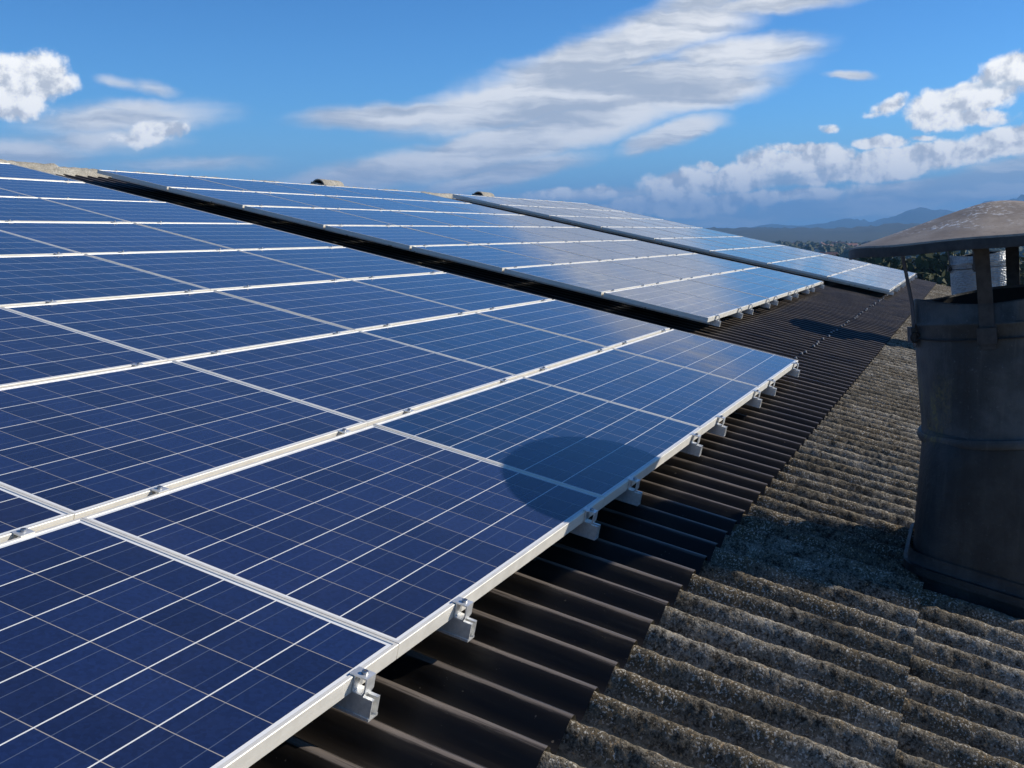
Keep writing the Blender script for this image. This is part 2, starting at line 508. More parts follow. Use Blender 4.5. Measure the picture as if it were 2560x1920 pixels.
M = dict(
    cells=make_cells(),
    frame=make_alu('anodised_frame', (0.86, 0.82, 0.73), 0.42, 0.30, 0.08),
    rail=make_alu('mill_finish_aluminium', (0.80, 0.80, 0.78), 0.32, 0.6, 0.22),
    bolt=simple('stainless_steel', (0.42, 0.42, 0.43), 0.3, 0.9, 0.15, 60),
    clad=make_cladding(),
    cement=make_cement('mossy_fibre_cement'),
    ridge=make_cement('lichen_ridge_tile', 1.9),
    flue=make_flue(k=0.85), drum=make_flue('weathered_drum_sheet', 1.8), foil=make_foil(), cap=make_cap(),
    strap=simple('dark_steel_strap', (0.055, 0.050, 0.046), 0.55, 0.4, 0.3, 30),
    wire=simple('galvanised_wire', (0.62, 0.62, 0.60), 0.35, 0.4, 0.1, 30),
    soot=simple('sooty_lining', (0.012, 0.011, 0.010), 0.9, 0, 0.3, 8),
    dwire=simple('dark_wire', (0.03, 0.028, 0.026), 0.6, 0.2, 0.2, 30),
    screw=simple('galvanised_screw', (0.42, 0.42, 0.42), 0.45, 0.4, 0.3, 60),
    wall=simple('rendered_wall', (0.42, 0.40, 0.36), 0.9, 0, 0.2, 1.5),
    hwall=simple('white_render', (0.74, 0.72, 0.66), 0.9, 0, 0.08, 0.8),
    hroof=simple('red_tile_roof', (0.20, 0.085, 0.055), 0.85, 0, 0.35, 1.2),
    groof=simple('pale_sheet_roof', (0.52, 0.53, 0.52), 0.6, 0, 0.2, 1.0),
    bark=simple('bark', (0.055, 0.043, 0.032), 0.9, 0, 0.4, 5),
    leaf=make_leaf('dull_green_leaves', c4(0.024, 0.036, 0.012), c4(0.085, 0.095, 0.030)),
    leaf2=make_leaf('olive_leaves', c4(0.045, 0.048, 0.016), c4(0.14, 0.125, 0.040)),
    ground=make_ground(), hill=make_hill(),
)


# ------------------------------------------------------------------ mesh helper
class MB:
    def __init__(self):
        self.v, self.f = [], []

    def add(self, vs, fs):
        b = len(self.v)
        self.v += [tuple(p) for p in vs]
        self.f += [tuple(i + b for i in q) for q in fs]
        return self

    def box(self, x0, x1, y0, y1, z0, z1, mtx=None):
        vs = [(x, y, z) for z in (z0, z1) for y in (y0, y1) for x in (x0, x1)]
        if mtx is not None:
            vs = [tuple(mtx @ Vector(p)) for p in vs]
        return self.add(vs, [(0, 2, 3, 1), (4, 5, 7, 6), (0, 1, 5, 4), (1, 3, 7, 5), (3, 2, 6, 7), (2, 0, 4, 6)])

    def loops(self, rings, close=True, cap0=False, cap1=False):
        n = len(rings[0])
        vs = [p for r in rings for p in r]
        fs = []
        for i in range(len(rings) - 1):
            for j in range(n if close else n - 1):
                k = (j + 1) % n
                fs.append((i * n + j, i * n + k, (i + 1) * n + k, (i + 1) * n + j))
        if cap0:
            fs.append(tuple(reversed(range(n))))
        if cap1:
            fs.append(tuple((len(rings) - 1) * n + j for j in range(n)))
        return self.add(vs, fs)

    def tube(self, pts, r, n=8, caps=True):
        pts = [Vector(p) for p in pts]
        rr = r if isinstance(r, (list, tuple)) else [r] * len(pts)
        rings = []
        ref = Vector((0.13, 0.31, 0.94)).normalized()
        for i, p in enumerate(pts):
            a = pts[max(i - 1, 0)]
            b = pts[min(i + 1, len(pts) - 1)]
            d = (b - a).normalized()
            x = d.cross(ref)
            if x.length < 1e-3:
                x = d.cross(Vector((1, 0, 0)))
            x.normalize()
            y = d.cross(x)
            rings.append([tuple(p + (x * math.cos(t) + y * math.sin(t)) * rr[i]) for t in [2 * math.pi * k / n for k in range(n)]])
        return self.loops(rings, True, caps, caps)

    def lathe(self, prof, n=48, cap0=False, cap1=False):
        rings = [[(r * math.cos(2 * math.pi * k / n), r * math.sin(2 * math.pi * k / n), z) for k in range(n)] for r, z in prof]
        return self.loops(rings, True, cap0, cap1)

    def mesh(self, name, material, smooth=False):
        me = bpy.data.meshes.new(name)
        me.from_pydata(self.v, [], self.f)
        me.materials.append(material)
        me.validate()
        if smooth:
            me.polygons.foreach_set('use_smooth', [True] * len(me.polygons))
        me.update()
        return me

    def build(self, name, material, parent=None, smooth=False, auto=None):
        me = self.mesh(name, material, smooth)
        if auto is not None:
            me.set_sharp_from_angle(angle=math.radians(auto))
        return link(name, me, parent)


def link(name, data, parent=None):
    o = bpy.data.objects.new(name, data)
    COL.objects.link(o)
    if parent is not None:
        o.parent = parent
    return o


def tag(o, label=None, cat=None, group=None, kind=None):
    if label:
        o['label'] = label
    if cat:
        o['category'] = cat
    if group:
        o['group'] = group
    if kind:
        o['kind'] = kind
    return o


def empty(name, loc=(0, 0, 0), rot=(0, 0, 0)):
    o = link(name, None)
    o.empty_display_size = 0.2
    o.location = loc
    o.rotation_euler = rot
    return o


def copy_tree(o, parent=None):
    c = o.copy()
    COL.objects.link(c)
    if parent is not None:
        c.parent = parent
    for ch in list(o.children):
        copy_tree(ch, c)
    return c


def RF(u, v, z=0.0):
    """roof frame (along eave, up slope, out of roof) to world"""
    return Vector((u, v * CT - z * ST, v * ST + z * CT))


ROT_ROOF = (TILT, 0, 0)

# ------------------------------------------------------------------ value noise for lumps
_tab = rng.random((256, 256))


def vnoise(x, y):
    xi, yi = np.floor(x).astype(int), np.floor(y).astype(int)
    fx, fy = x - xi, y - yi
    fx = fx * fx * (3 - 2 * fx)
    fy = fy * fy * (3 - 2 * fy)
    a = _tab[xi % 256, yi % 256]
    b = _tab[(xi + 1) % 256, yi % 256]
    c = _tab[xi % 256, (yi + 1) % 256]
    d = _tab[(xi + 1) % 256, (yi + 1) % 256]
    return (a * (1 - fx) + b * fx) * (1 - fy) + (c * (1 - fx) + d * fx) * fy


def grid_object(name, us, vs, zfun, material, parent=None, crest=None, drop=0.0, smooth=True):
    U, V = np.meshgrid(us, vs, indexing='ij')
    Z = zfun(U, V)
    if drop:
        # vs[0] row is the lower edge: fold it down as the sheet's thickness
        V[:, 0] = V[:, 1] + 0.0005
        Z[:, 0] = Z[:, 1] - drop
    nu, nv = U.shape
    co = np.stack([U, V, Z], -1).reshape(-1, 3)
    i, j = np.meshgrid(np.arange(nu - 1), np.arange(nv - 1), indexing='ij')
    a = (i * nv + j).ravel()
    quads = np.stack([a, a + nv, a + nv + 1, a + 1], -1)
    me = bpy.data.meshes.new(name)
    me.vertices.add(len(co))
    me.vertices.foreach_set('co', co.ravel())
    nf = len(quads)
    me.loops.add(nf * 4)
    me.loops.foreach_set('vertex_index', quads.ravel().astype(np.int32))
    me.polygons.add(nf)
    me.polygons.foreach_set('loop_start', np.arange(0, nf * 4, 4, dtype=np.int32))
    me.polygons.foreach_set('loop_total', np.full(nf, 4, dtype=np.int32))
    me.update(calc_edges=True)
    if crest is not None:
        at = me.attributes.new('crest', 'FLOAT', 'POINT')
        at.data.foreach_set('value', crest(U, V).ravel().astype(np.float32))
    if drop:
        ea = np.zeros((nu, nv), dtype=np.float32)
        ea[:, :3] = 1.0
        ea[:, 3] = 0.4
        at = me.attributes.new('broken_edge', 'FLOAT', 'POINT')
        at.data.foreach_set('value', ea.ravel())
    me.materials.append(material)
    if smooth:
        me.polygons.foreach_set('use_smooth', [True] * nf)
        if drop:
            me.set_sharp_from_angle(angle=math.radians(60))
    me.update()
    return link(name, me, parent)


# ------------------------------------------------------------------ the building under the panels
PITCH, AMP = 0.177, 0.0300
U_PH = -5.631                                   # one crest is here
U0, U1 = -14.0, 18.3
V_EDGE = -0.375                                 # lower edge of the brown sheets
V_SEAM = -1.125                                  # lap between the two cement courses
V_EAVE = -5.2
V_RIDGE = 8.72
GROUND_Z = -14.0


def wave(U):
    return np.cos(2 * np.pi * (U - U_PH) / PITCH)


def flat_wave(U):
    c = wave(U)
    return np.sign(c) * np.abs(c) ** 0.9


barn = empty('roofed_building', RF(0, 0, 0), ROT_ROOF)
tag(barn, 'long building whose sloping corrugated roof carries all the solar panels', 'building')

us_metal = np.arange(U0, U1, PITCH / 14)
vs_metal = np.concatenate([[V_EDGE - 0.001], np.linspace(V_EDGE, V_RIDGE, 30)])


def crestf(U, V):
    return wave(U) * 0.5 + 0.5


def z_metal(U, V):
    sag = (vnoise(U * 0.9 + 3, V * 0.6 + 9) - 0.5) * 0.008
    return -0.180 + AMP * flat_wave(U) + sag


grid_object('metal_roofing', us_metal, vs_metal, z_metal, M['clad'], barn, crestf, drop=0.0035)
metal = barn.children[-1] if False else [o for o in COL.objects if o.name == 'metal_roofing'][0]
metal['label'] = 'dark brown corrugated metal sheets with a stepped lower edge'

us_dense = np.concatenate([np.arange(U0, -7.3, PITCH / 8), np.arange(-7.3, -1.5, PITCH / 26), np.arange(-1.5, U1, PITCH / 10)])


def z_cement(base, drop_edge=False):
    def f(U, V):
        w = wave(U)
        lump = vnoise(U * 22, V * 22) * 0.004 + vnoise(U * 60 + 5, V * 60) * 0.0035 + vnoise(U * 130, V * 130 + 3) * 0.0035
        amt = 0.25 + 0.75 * np.clip(w * 0.6 + 0.55, 0, 1)
        sag = (vnoise(U * 0.8, V * 0.9 + 4) - 0.5) * 0.010
        edge = np.clip((V - V_SEAM) / 0.03, 0, 1) if drop_edge else 1.0
        return base + 0.0400 * w + (lump - 0.006) * edge * amt * 1.3 + sag
    return f


vs_up = np.concatenate([[V_SEAM - 0.001], np.arange(V_SEAM, -0.20, 0.0095)])
upc = grid_object('fibre_cement_course', us_dense, vs_up, z_cement(-0.204, True), M['cement'], barn, crestf, drop=0.013)
upc['label'] = 'upper course of old mossy fibre cement sheets below the brown metal'
vs_lo = np.concatenate([np.arange(V_EAVE, -2.0, 0.06), np.arange(-2.0, V_SEAM + 0.12, 0.0095)])
loc_ = grid_object('fibre_cement_course', us_dense, vs_lo, z_cement(-0.2285), M['cement'], barn, crestf)
loc_['label'] = 'lower course of old mossy fibre cement sheets down to the eave'

# the far slope behind the ridge, in the roof frame of the near slope
mb = MB()
lim = V_RIDGE + 0.02
rid = []
for u in np.arange(U0, U1, PITCH / 6):
    z0 = -0.20 + AMP * float(wave(np.array(u)))
    rid.append(((u, lim, z0), (u, lim + 12.5, z0 - 5.1)))
vs_, fs_ = [], []
for k, (a, b) in enumerate(rid):
    vs_ += [a, b]
    if k:
        fs_.append((2 * k - 2, 2 * k, 2 * k + 1, 2 * k - 1))
mb.add(vs_, fs_)
mb.build('rear_roofing', M['cement'], barn, True)


def ridge_roll(u0, u1, name='ridge_cap'):
    us = np.arange(u0, u1, 0.05)
    rings = []
    for u in us:
        ring = []
        for k in range(13):
            t = math.pi * (k / 12.0) * 1.1 - 0.05 * math.pi
            r = 0.085 + 0.022 * (random.random() - 0.5) + 0.012 * math.sin(u * 5.1) * 0.5
            flare = 0.10 if k in (0, 12) else 0.0
            ring.append((u, V_RIDGE + (r * 1.25 + flare) * math.cos(t), (-0.148 if u < 1.25 else -0.178) + r * math.sin(t) * 1.05))
        rings.append(ring)
    m_ = MB().loops(rings, False)
    return m_.build(name, M['ridge'], barn, True)


ridge = ridge_roll(U0, U1)
at = ridge.data.attributes.new('crest', 'FLOAT', 'POINT')
at.data.foreach_set('value', [0.7] * len(ridge.data.vertices))
for u in (6.55, 12.55):                         # half-round hoods on the ridge, open towards the camera
    hood = MB()
    outer, inner = [], []
    for uu, s in ((u, 1.0), (u + 0.02, 1.05), (u + 0.30, 1.0), (u + 0.55, 0.97), (u + 0.60, 0.90)):
        outer.append([(uu, V_RIDGE - 0.02 + 0.115 * s * math.cos(t), -0.080 + 0.088 * s * math.sin(t)) for t in [math.pi * k / 16 for k in range(17)]])
        inner.append([(uu, V_RIDGE - 0.02 + 0.095 * s * math.cos(t), -0.080 + 0.072 * s * math.sin(t)) for t in [math.pi * k / 16 for k in range(17)]])
    hood.loops(outer, False)
    hood.loops(inner, False)
    hood.loops([outer[0], inner[0]], False)
    hood.box(u + 0.01, u + 0.58, V_RIDGE - 0.17, V_RIDGE + 0.13, -0.12, -0.058)
    ho = hood.build('ridge_vent_hood', M['ridge'], barn, True)
    ho.data.set_sharp_from_angle(angle=math.radians(40))
    a_ = ho.data.attributes.new('crest', 'FLOAT', 'POINT')
    a_.data.foreach_set('value', [0.8] * len(ho.data.vertices))

# screws along one purlin of the brown sheets
sm = MB().lathe([(0.011, 0), (0.011, 0.003), (0.007, 0.004), (0.007, 0.009), (0.004, 0.011)], 10, False, True).mesh('roof_screw', M['screw'])
u = U_PH + PITCH * 38
k = 0
first = None
while u < 14.0:
    if k % 5 != 3:
        so = link('roof_screw', sm, metal)
        so.location = (u + random.uniform(-.008, .008), 0.16 + random.uniform(-0.012, 0.012), -0.1495)
        so.scale = (1.2, 1.2, 1.2)
    u += PITCH * (1 if k % 3 else 2)
    k += 1

# walls, standing plumb under the roof (built in world axes, then set in the roof frame)
inv_roof = Matrix.Rotation(-TILT, 4, 'X')


def world_box(x0, x1, y0, y1, z0, z1, name, m_, parent):
    b = MB().box(x0, x1, y0, y1, z0, z1, inv_roof)
    return b.build(name, m_, parent)


ye, ze = RF(0, V_EAVE + 0.35).y, RF(0, V_EAVE + 0.35, -0.30).z
yr = RF(0, V_RIDGE).y
world_box(U0 + 0.3, U1 - 0.3, ye, ye + 0.3, GROUND_Z, ze, 'front_wall', M['wall'], barn)
for xw, nm in ((U0 + 0.3, 'gable_wall'), (U1 - 0.6, 'gable_wall')):
    g = MB()
    zr = RF(0, V_RIDGE, -0.32).z
    yb = 2 * yr - ye
    pts = [(ye + .31, GROUND_Z), (yb - .01, GROUND_Z), (yb - .01, ze), (yr, zr), (ye + .31, ze)]
    g.loops([[tuple(inv_roof @ Vector((x, y, z))) for y, z in pts] for x in (xw, xw + 0.3)], True, True, True)
    g.build(nm, M['wall'], barn)
world_box(U0 + 0.3, U1 - 0.3, 2 * yr - ye, 2 * yr - ye + 0.3, GROUND_Z, ze - 0.6, 'rear_wall', M['wall'], barn)


# ------------------------------------------------------------------ solar panels
def frame_mesh():
    mb = MB()
    prof = [(0.028, -PT), (0.0, -PT), (0.0, -0.0012), (0.0012, 0.0), (0.0095, 0.0), (0.0105, -0.0022), (0.0105, -0.0075), (0.0022, -0.0075), (0.0022, -PT + 0.002), (0.028, -PT + 0.002)]
    rings = []
    for d, z in prof:
        rings.append([(d, d, z), (PW - d, d, z), (PW - d, PH - d, z), (d, PH - d, z)])
    mb.loops(rings)
    return mb.mesh('frame', M['frame'])


def glass_mesh():
    mb = MB()
    d = 0.0096
    mb.box(d, PW - d, d, PH - d, -0.0072, -0.0024)
    return mb.mesh('glazed_cells', M['cells'])


FM, GM = frame_mesh(), glass_mesh()


def panel_proto():
    root = empty('solar_panel', (0, 0, 0), ROT_ROOF)
    link('frame', FM, root)
    link('glazed_cells', GM, root)
    return root


ARR = [dict(u=-5 * PU, row0=0, n=8, name='nearest array', vo=0.0, pv=1.0100),
       dict(u=1.165, row0=1, n=7, name='middle array', vo=-0.035, pv=1.0120),
       dict(u=10.09, row0=0, n=8, name='farthest array', vo=0.085, pv=1.0000)]
ORD = ['first', 'second', 'third', 'fourth', 'fifth', 'sixth', 'seventh', 'eighth']
LR = ['leftmost', 'second from left', 'middle', 'second from right', 'rightmost']
ROWN = {8: ['lowest row', 'second lowest row', 'third lowest row', 'fourth lowest row', 'fourth highest row', 'third highest row', 'second highest row', 'top row'],
        7: ['lowest row', 'second lowest row', 'third lowest row', 'middle row', 'third highest row', 'second highest row', 'top row']}
proto = panel_proto()
firstp = True
for A in ARR:
    for r in range(A['n']):
        for c in range(5):
            o_ = proto if firstp else copy_tree(proto)
            firstp = False
            jit = 0.0025 * (random.random() - 0.5)
            o_.location = RF(A['u'] + c * PU + 0.0015, A['vo'] + (A['row0'] + r) * A['pv'] + 0.004, jit)
            o_.rotation_euler = (TILT + random.uniform(-0.0016, 0.0016), random.uniform(-0.0012, 0.0012), 0)
            lab = 'blue solar panel, %s in %s of the %s' % (LR[c], ROWN[A['n']][r], A['name'])
            if A['row0'] == 0 and A['u'] < 0 and r == 0 and c == 2:
                lab = 'blue solar panel at the eave crossed by the round chimney cap shadow'
            tag(o_, lab, 'solar panel', 'solar panels of the %s' % A['name'])


# ------------------------------------------------------------------ mounting rails with their clamps
def rail_mesh(length):
    # channel profile (across, up), slot on top
    w, h, t, s = 0.0170, 0.050, 0.0030, 0.006
    outer = [(-s, 0), (-w, 0), (-w, -h), (w, -h), (w, 0), (s, 0)]
    inner = [(s, -t), (w - t, -t), (w - t, -h + t), (-w + t, -h + t), (-w + t, -t), (-s, -t)]
    loop = outer + inner
    mb = MB()
    rings = [[(x, y, z - PT - 0.0008) for x, z in loop] for y in (0.0, length)]
    mb.loops(rings)
    n = len(loop)
    # end faces as quads between outer and inner wall
    b = len(mb.v)
    for ri, base in ((0, 0), (1, n)):
        for k in range(5):
            a, bb = k, k + 1
            c, d = n - 1 - (k + 1), n - 1 - k
            q = (base + a, base + bb, base + c, base + d)
            mb.f.append(q if ri else tuple(reversed(q)))
    # low lip along both bottom edges, as on an extruded rail
    mb.box(-w - 0.003, -w - 0.0002, 0, length, -h - PT - 0.0008, -h - PT + 0.0055)
    mb.box(w + 0.0002, w + 0.003, 0, length, -h - PT - 0.0008, -h - PT + 0.0055)
    return mb.mesh('mounting_rail', M['rail'])


def mid_clamp_mesh():
    mb = MB()
    mb.box(-0.022, 0.022, -0.017, 0.017, 0.0006, 0.0045)     # two wings over the frames
    mb.box(-0.022, 0.022, -0.0105, -0.0075, -0.036, 0.0006)
    mb.box(-0.022, 0.022, 0.0075, 0.0105, -0.036, 0.0006)
    mb.box(-0.022, 0.022, -0.0075, 0.0075, -0.036, -0.033)
    return mb.mesh('mid_clamp', M['rail'])


def end_clamp_mesh():
    # origin: outer top edge of the panel frame, -y is out from the panels
    mb = MB()
    prof = [(0.010, 0.0006), (0.010, 0.0042), (-0.034, 0.0042), (-0.034, -0.030), (-0.030, -PT - 0.0003), (-0.003, -PT - 0.0003), (-0.003, -PT + 0.0035), (-0.027, -PT + 0.0035), (-0.0305, -0.028), (-0.0305, 0.0006)]
    x0, x1 = -0.019, 0.019
    rings = [[(x, y, z) for y, z in prof] for x in (x0, x1)]
    mb.loops(rings)
    n = len(prof)
    for base in (0, n):
        for a, b, c, d in ((0, 1, 2, 9), (2, 3, 8, 9), (3, 4, 7, 8), (4, 5, 6, 7)):
            q = (base + a, base + b, base + c, base + d)
            mb.f.append(q)
    mb.box(-0.0188, 0.0188, -0.0048, -0.0012, -PT + 0.0035, 0.0005)
    return mb.mesh('end_clamp', M['rail'])


def bolt_mesh():
    mb = MB().lathe([(0.0075, 0.0), (0.0075, 0.006), (0.0068, 0.0075), (0.0035, 0.0075), (0.003, 0.004)], 12, False, True)
    return mb.mesh('bolt', M['bolt'])


RM = {7: rail_mesh(0.053 + 7 * PV + 0.05), 8: rail_mesh(0.053 + 8 * PV + 0.05)}
MCM, ECM, BM = mid_clamp_mesh(), end_clamp_mesh(), bolt_mesh()
FO = [0.325, 1.315]


def make_rail(u, A, lab):
    base = A['vo'] + A['row0'] * A['pv']
    rl = link('mounting_rail', RM[A['n']])
    rl.location = RF(u, base - 0.050, 0)
    rl.rotation_euler = ROT_ROOF
    tag(rl, lab, 'mounting rail', 'mounting rails of the %s' % A['name'])
    e = link('end_clamp', ECM, rl)
    e.location = (0, 0.050 + 0.004, 0)
    b = link('bolt', BM, e)
    b.location = (0, -0.016, 0.0042)
    for r in range(1, A['n']):
        c_ = link('mid_clamp', MCM, rl)
        c_.location = (random.uniform(-.004, .004), 0.050 + 0.004 + r * A['pv'] - 0.011, 0)
        b = link('bolt', BM, c_)
        b.location = (0, 0, 0.0045)
    e2 = link('end_clamp', ECM, rl)
    e2.location = (0, 0.050 + 0.004 + (A['n'] - 1) * A['pv'] + PH, 0)
    e2.rotation_euler = (0, 0, math.pi)
    b = link('bolt', BM, e2)
    b.location = (0, -0.016, 0.0042)
    return rl


for A in ARR:
    for c in range(5):
        for q in (0, 1):
            i = c * 2 + q
            if i < 5:
                w = '%s from the left end' % (ORD[i] if i else 'first')
            else:
                w = '%s from the right end' % ORD[9 - i]
            make_rail(A['u'] + c * PU + FO[q] + random.uniform(-.02, .02), A, 'silver mounting rail jutting below the %s, %s' % (A['name'], w))


# ------------------------------------------------------------------ chimneys
def superellipse(r, e, n=64):
    out = []
    for k in range(n):
        t = 2 * math.pi * k / n + 1e-4
        c, s = math.cos(t), math.sin(t)
        rad = r / ((abs(c) ** e + abs(s) ** e) ** (1 / e))
        out.append((rad * c, rad * s))
    return out


def make_chimney(skin):
    """plumb in world axes, origin on the roof; local +X is the world's +X"""
    root = empty('roof_chimney')
    mb = MB()
    R0 = 0.318
    rings = []
    for z, r, e in ((-0.30, 0.327, 8.0), (0.0, 0.325, 8.0), (0.14, 0.323, 7.0), (0.34, 0.320, 5.0), (0.55, 0.316, 3.4), (0.645, 0.314, 2.4), (0.67, 0.313, 2.2)):
        rings.append([(x, y, z) for x, y in superellipse(r, e)])
    mb.loops(rings)
    low = mb.build('lower_flue', M['flue'], root, True)
    # apron round the foot, lying on the corrugations
    fl = MB()
    def ring(s, dz, e=9.0):
        return [(x, y, y * math.tan(TILT) + dz) for x, y in superellipse(s, e)]
    fl.loops([ring(0.331, 0.15), ring(0.334, 0.112), ring(0.338, 0.104), ring(0.352, 0.101), ring(0.353, 0.07)], True)
    fl.build('apron_flashing', M['flue'], root, True, auto=40)
    # leaning upper length
    lean = Matrix.Translation((0, 0, 0.67)) @ Matrix.Rotation(math.radians(6.3), 4, Vector((-math.cos(math.radians(6)), -math.sin(math.radians(6)), 0)))
    def L(pts):
        return [tuple(lean @ Vector(p)) for p in pts]
    def circ(r, z, n=64, wob=0.0, ph=0.0):
        return L([(r * (1 + wob * math.sin(5 * t + ph)) * math.cos(t), r * (1 + wob * math.sin(5 * t + ph)) * math.sin(t), z + wob * 1.2 * math.sin(3 * t + ph)) for t in [2 * math.pi * k / n for k in range(n)]])
    up = MB()
    up.loops([circ(R0 - 0.02, -0.03), circ(R0 + 0.016, -0.020), circ(R0 + 0.020, 0.0), circ(R0 + 0.014, 0.014), circ(R0 + 0.003, 0.014), circ(R0, 0.03), circ(R0 + .002, 0.20, wob=.004), circ(R0 + .004, 0.36, wob=.005, ph=1),
              circ(R0 + .004, 0.44, wob=.004), circ(R0 + 0.010, 0.447, wob=.004), circ(R0 + 0.010, 0.455, wob=.004), circ(R0 + .003, 0.462, wob=.006), circ(R0 + .004, 0.535, wob=.010, ph=2),
              circ(R0 - 0.002, 0.54, wob=.010, ph=2), circ(R0 - 0.0095, 0.53, wob=.008, ph=2)], True)
    ln = MB()
    ln.loops([circ(R0 - 0.0105, 0.5315, wob=.008, ph=2), circ(R0 - 0.014, 0.30), circ(R0 - 0.014, -0.2)], True)
    ln.build('flue_lining', M['soot'], root, True)
    up.build('upper_flue', skin, root, True, auto=50)
    # wire tied round it with a twisted loop
    wb = MB()
    n = 48
    pts = [lean @ Vector(((R0 + .009) * math.cos(t), (R0 + .009) * math.sin(t), 0.395)) for t in [2 * math.pi * k / n for k in range(n + 1)]]
    wb.tube(pts, 0.0035, 6, False)
    tl = math.radians(113)
    c0 = Vector(((R0 + .022) * math.cos(tl), (R0 + .022) * math.sin(tl), 0.402))
    tv = Vector((math.cos(tl), math.sin(tl), 0))
    wb.tube([lean @ (c0 + tv * 0.017 * math.cos(a) + Vector((0, 0, 0.019 * math.sin(a)))) for a in [2 * math.pi * k / 14 for k in range(15)]], 0.0035, 6, False)
    wb.build('wire_band', M['dwire'], root, True)
    # cap
    cap = MB()
    H = 0.779                                       # rim of the cap above the joint
    prof = [(0.0, 0.146), (0.02, 0.1455), (0.045, 0.1425), (0.08, 0.135), (0.13, 0.122), (0.19, 0.105), (0.26, 0.084), (0.33, 0.063), (0.40, 0.043), (0.47, 0.024), (0.525, 0.010), (0.548, 0.003), (0.552, -0.004), (0.550, -0.006), (0.45, 0.018), (0.25, 0.058), (0.0, 0.112)]
    n = 72
    vs, fs = [], []
    for r, z in prof:
        for k in range(n):
            t = 2 * math.pi * k / n
            zz = z + (0.004 * math.sin(3 * t + 1) + 0.003 * math.sin(7 * t)) * min(1, r / 0.4)
            vs.append((r * math.cos(t), r * math.sin(t), zz * 0.84 if zz > 0 else zz))
    for i in range(len(prof) - 1):
        for k in range(n):
            k2 = (k + 1) % n
            fs.append((i * n + k, (i + 1) * n + k, (i + 1) * n + k2, i * n + k2))
    cap.add(vs, fs)
    cp = cap.build('rain_cap', M['cap'], root, True, auto=35)
    bm_ = bmesh.new()
    bm_.from_mesh(cp.data)
    bmesh.ops.remove_doubles(bm_, verts=bm_.verts, dist=1e-5)
    bm_.to_mesh(cp.data)
    bm_.free()
    tip = Matrix.Rotation(math.radians(0.6), 4, Vector((-math.cos(math.radians(6)), -math.sin(math.radians(6)), 0)))
    sk = MB()
    def wv(t):
        return 0.004 * math.sin(3 * t + 1) + 0.003 * math.sin(7 * t)
    sk.loops([[(r * math.cos(t), r * math.sin(t), z + wv(t)) for t in [2 * math.pi * k / n for k in range(n)]] for r, z in ((0.5495, -0.0065), (0.5535, -0.006), (0.5545, -0.012), (0.5545, -0.040), (0.5505, -0.041), (0.5495, -0.0065))], True)
    sk.build('cap_skirt', M['strap'], cp, True, auto=40)
    cp.matrix_local = lean @ Matrix.Translation((0, 0, H)) @ tip
    ct_ = lean @ Matrix.Translation((0, 0, H))
    # straps that carry the cap
    for k in range(4):
        t = math.radians((171, 106, 270, 350)[k])
        st = MB()
        er, et = Vector((math.cos(t), math.sin(t), 0)), Vector((-math.sin(t), math.cos(t), 0))
        path = [(0.40, H + 0.018), (0.375, H - 0.004), (0.36, H - 0.02), (R0 + 0.014, 0.53), (R0 + 0.014, 0.36)]
        rings = []
        for r, z in path:
            w = 0.026
            rings.append([tuple(lean @ (er * (r + a) + et * b + Vector((0, 0, z)))) for a, b in ((-.0015, -w), (.0015, -w), (.0015, w), (-.0015, w))])
        st.loops(rings, True, True, True)
        # nut plate at the foot
        q = lean @ Matrix(((er.x, et.x, 0, er.x * (R0 + .018)), (er.y, et.y, 0, er.y * (R0 + .018)), (er.z, et.z, 1, 0.41), (0, 0, 0, 1)))
        st.box(-0.001, 0.014, -0.034, 0.034, -0.03, 0.03, q)
        st.build('cap_strap', M['strap'], root)
    # rivets on the side towards the eave-left, and two guy wires
    for z in (0.10, 0.165):
        t = math.radians(198)
        rv = MB().lathe([(0.013, 0), (0.012, 0.004), (0.006, 0.009), (0.001, 0.010)], 14, False, True)
        ro = rv.build('rivet', M['screw'], root, True)
        er = Vector((math.cos(t), math.sin(t), 0))
        loc = lean @ (er * (R0 + 0.001) + Vector((0, 0, z)))
        ro.location = loc
        ro.rotation_euler = er.to_track_quat('Z', 'Y').to_euler()
    return root


ch = make_chimney(M['drum'])
ch.location = RF(-3.42, -1.415, -0.240)
ch.scale = (1.02, 1.02, 1.02)
tag(ch, 'big dark metal roof chimney at the right edge with a round domed cap', 'chimney')
gw = None
for k, dz in enumerate((0.0, 0.012)):
    g_ = MB()
    a = Vector((-0.315, -0.14, 0.975))
    bpt = Vector((-0.55, -2.6, 0.985 + dz * 6))
    g_.tube([a.lerp(bpt, t) + Vector((0, 0, -0.05 * math.sin(math.pi * t))) for t in [i / 12 for i in range(13)]], 0.0022, 6)
    g_.build('guy_wire', M['wire'], ch, True)
ch2 = make_chimney(M['foil'])
ch2.location = RF(4.85, -1.34, -0.230)
tag(ch2, 'farther foil-clad roof chimney seen under the cap of the big one', 'chimney')

# ------------------------------------------------------------------ land, hills, town
gm = MB()
gm.add([(-9000, -9000, GROUND_Z), (9000, -9000, GROUND_Z), (9000, 9000, GROUND_Z), (-9000, 9000, GROUND_Z)], [(0, 1, 2, 3)])
tag(gm.build('ground', M['ground']), kind='structure')

CX, CY = -8.165, -1.192


def at_px(x, dist, z=GROUND_Z):
    a, e = pix_dir(x, 577)
    a = math.radians(-a)
    return Vector((CX + dist * math.cos(a), CY + dist * math.sin(a), z))


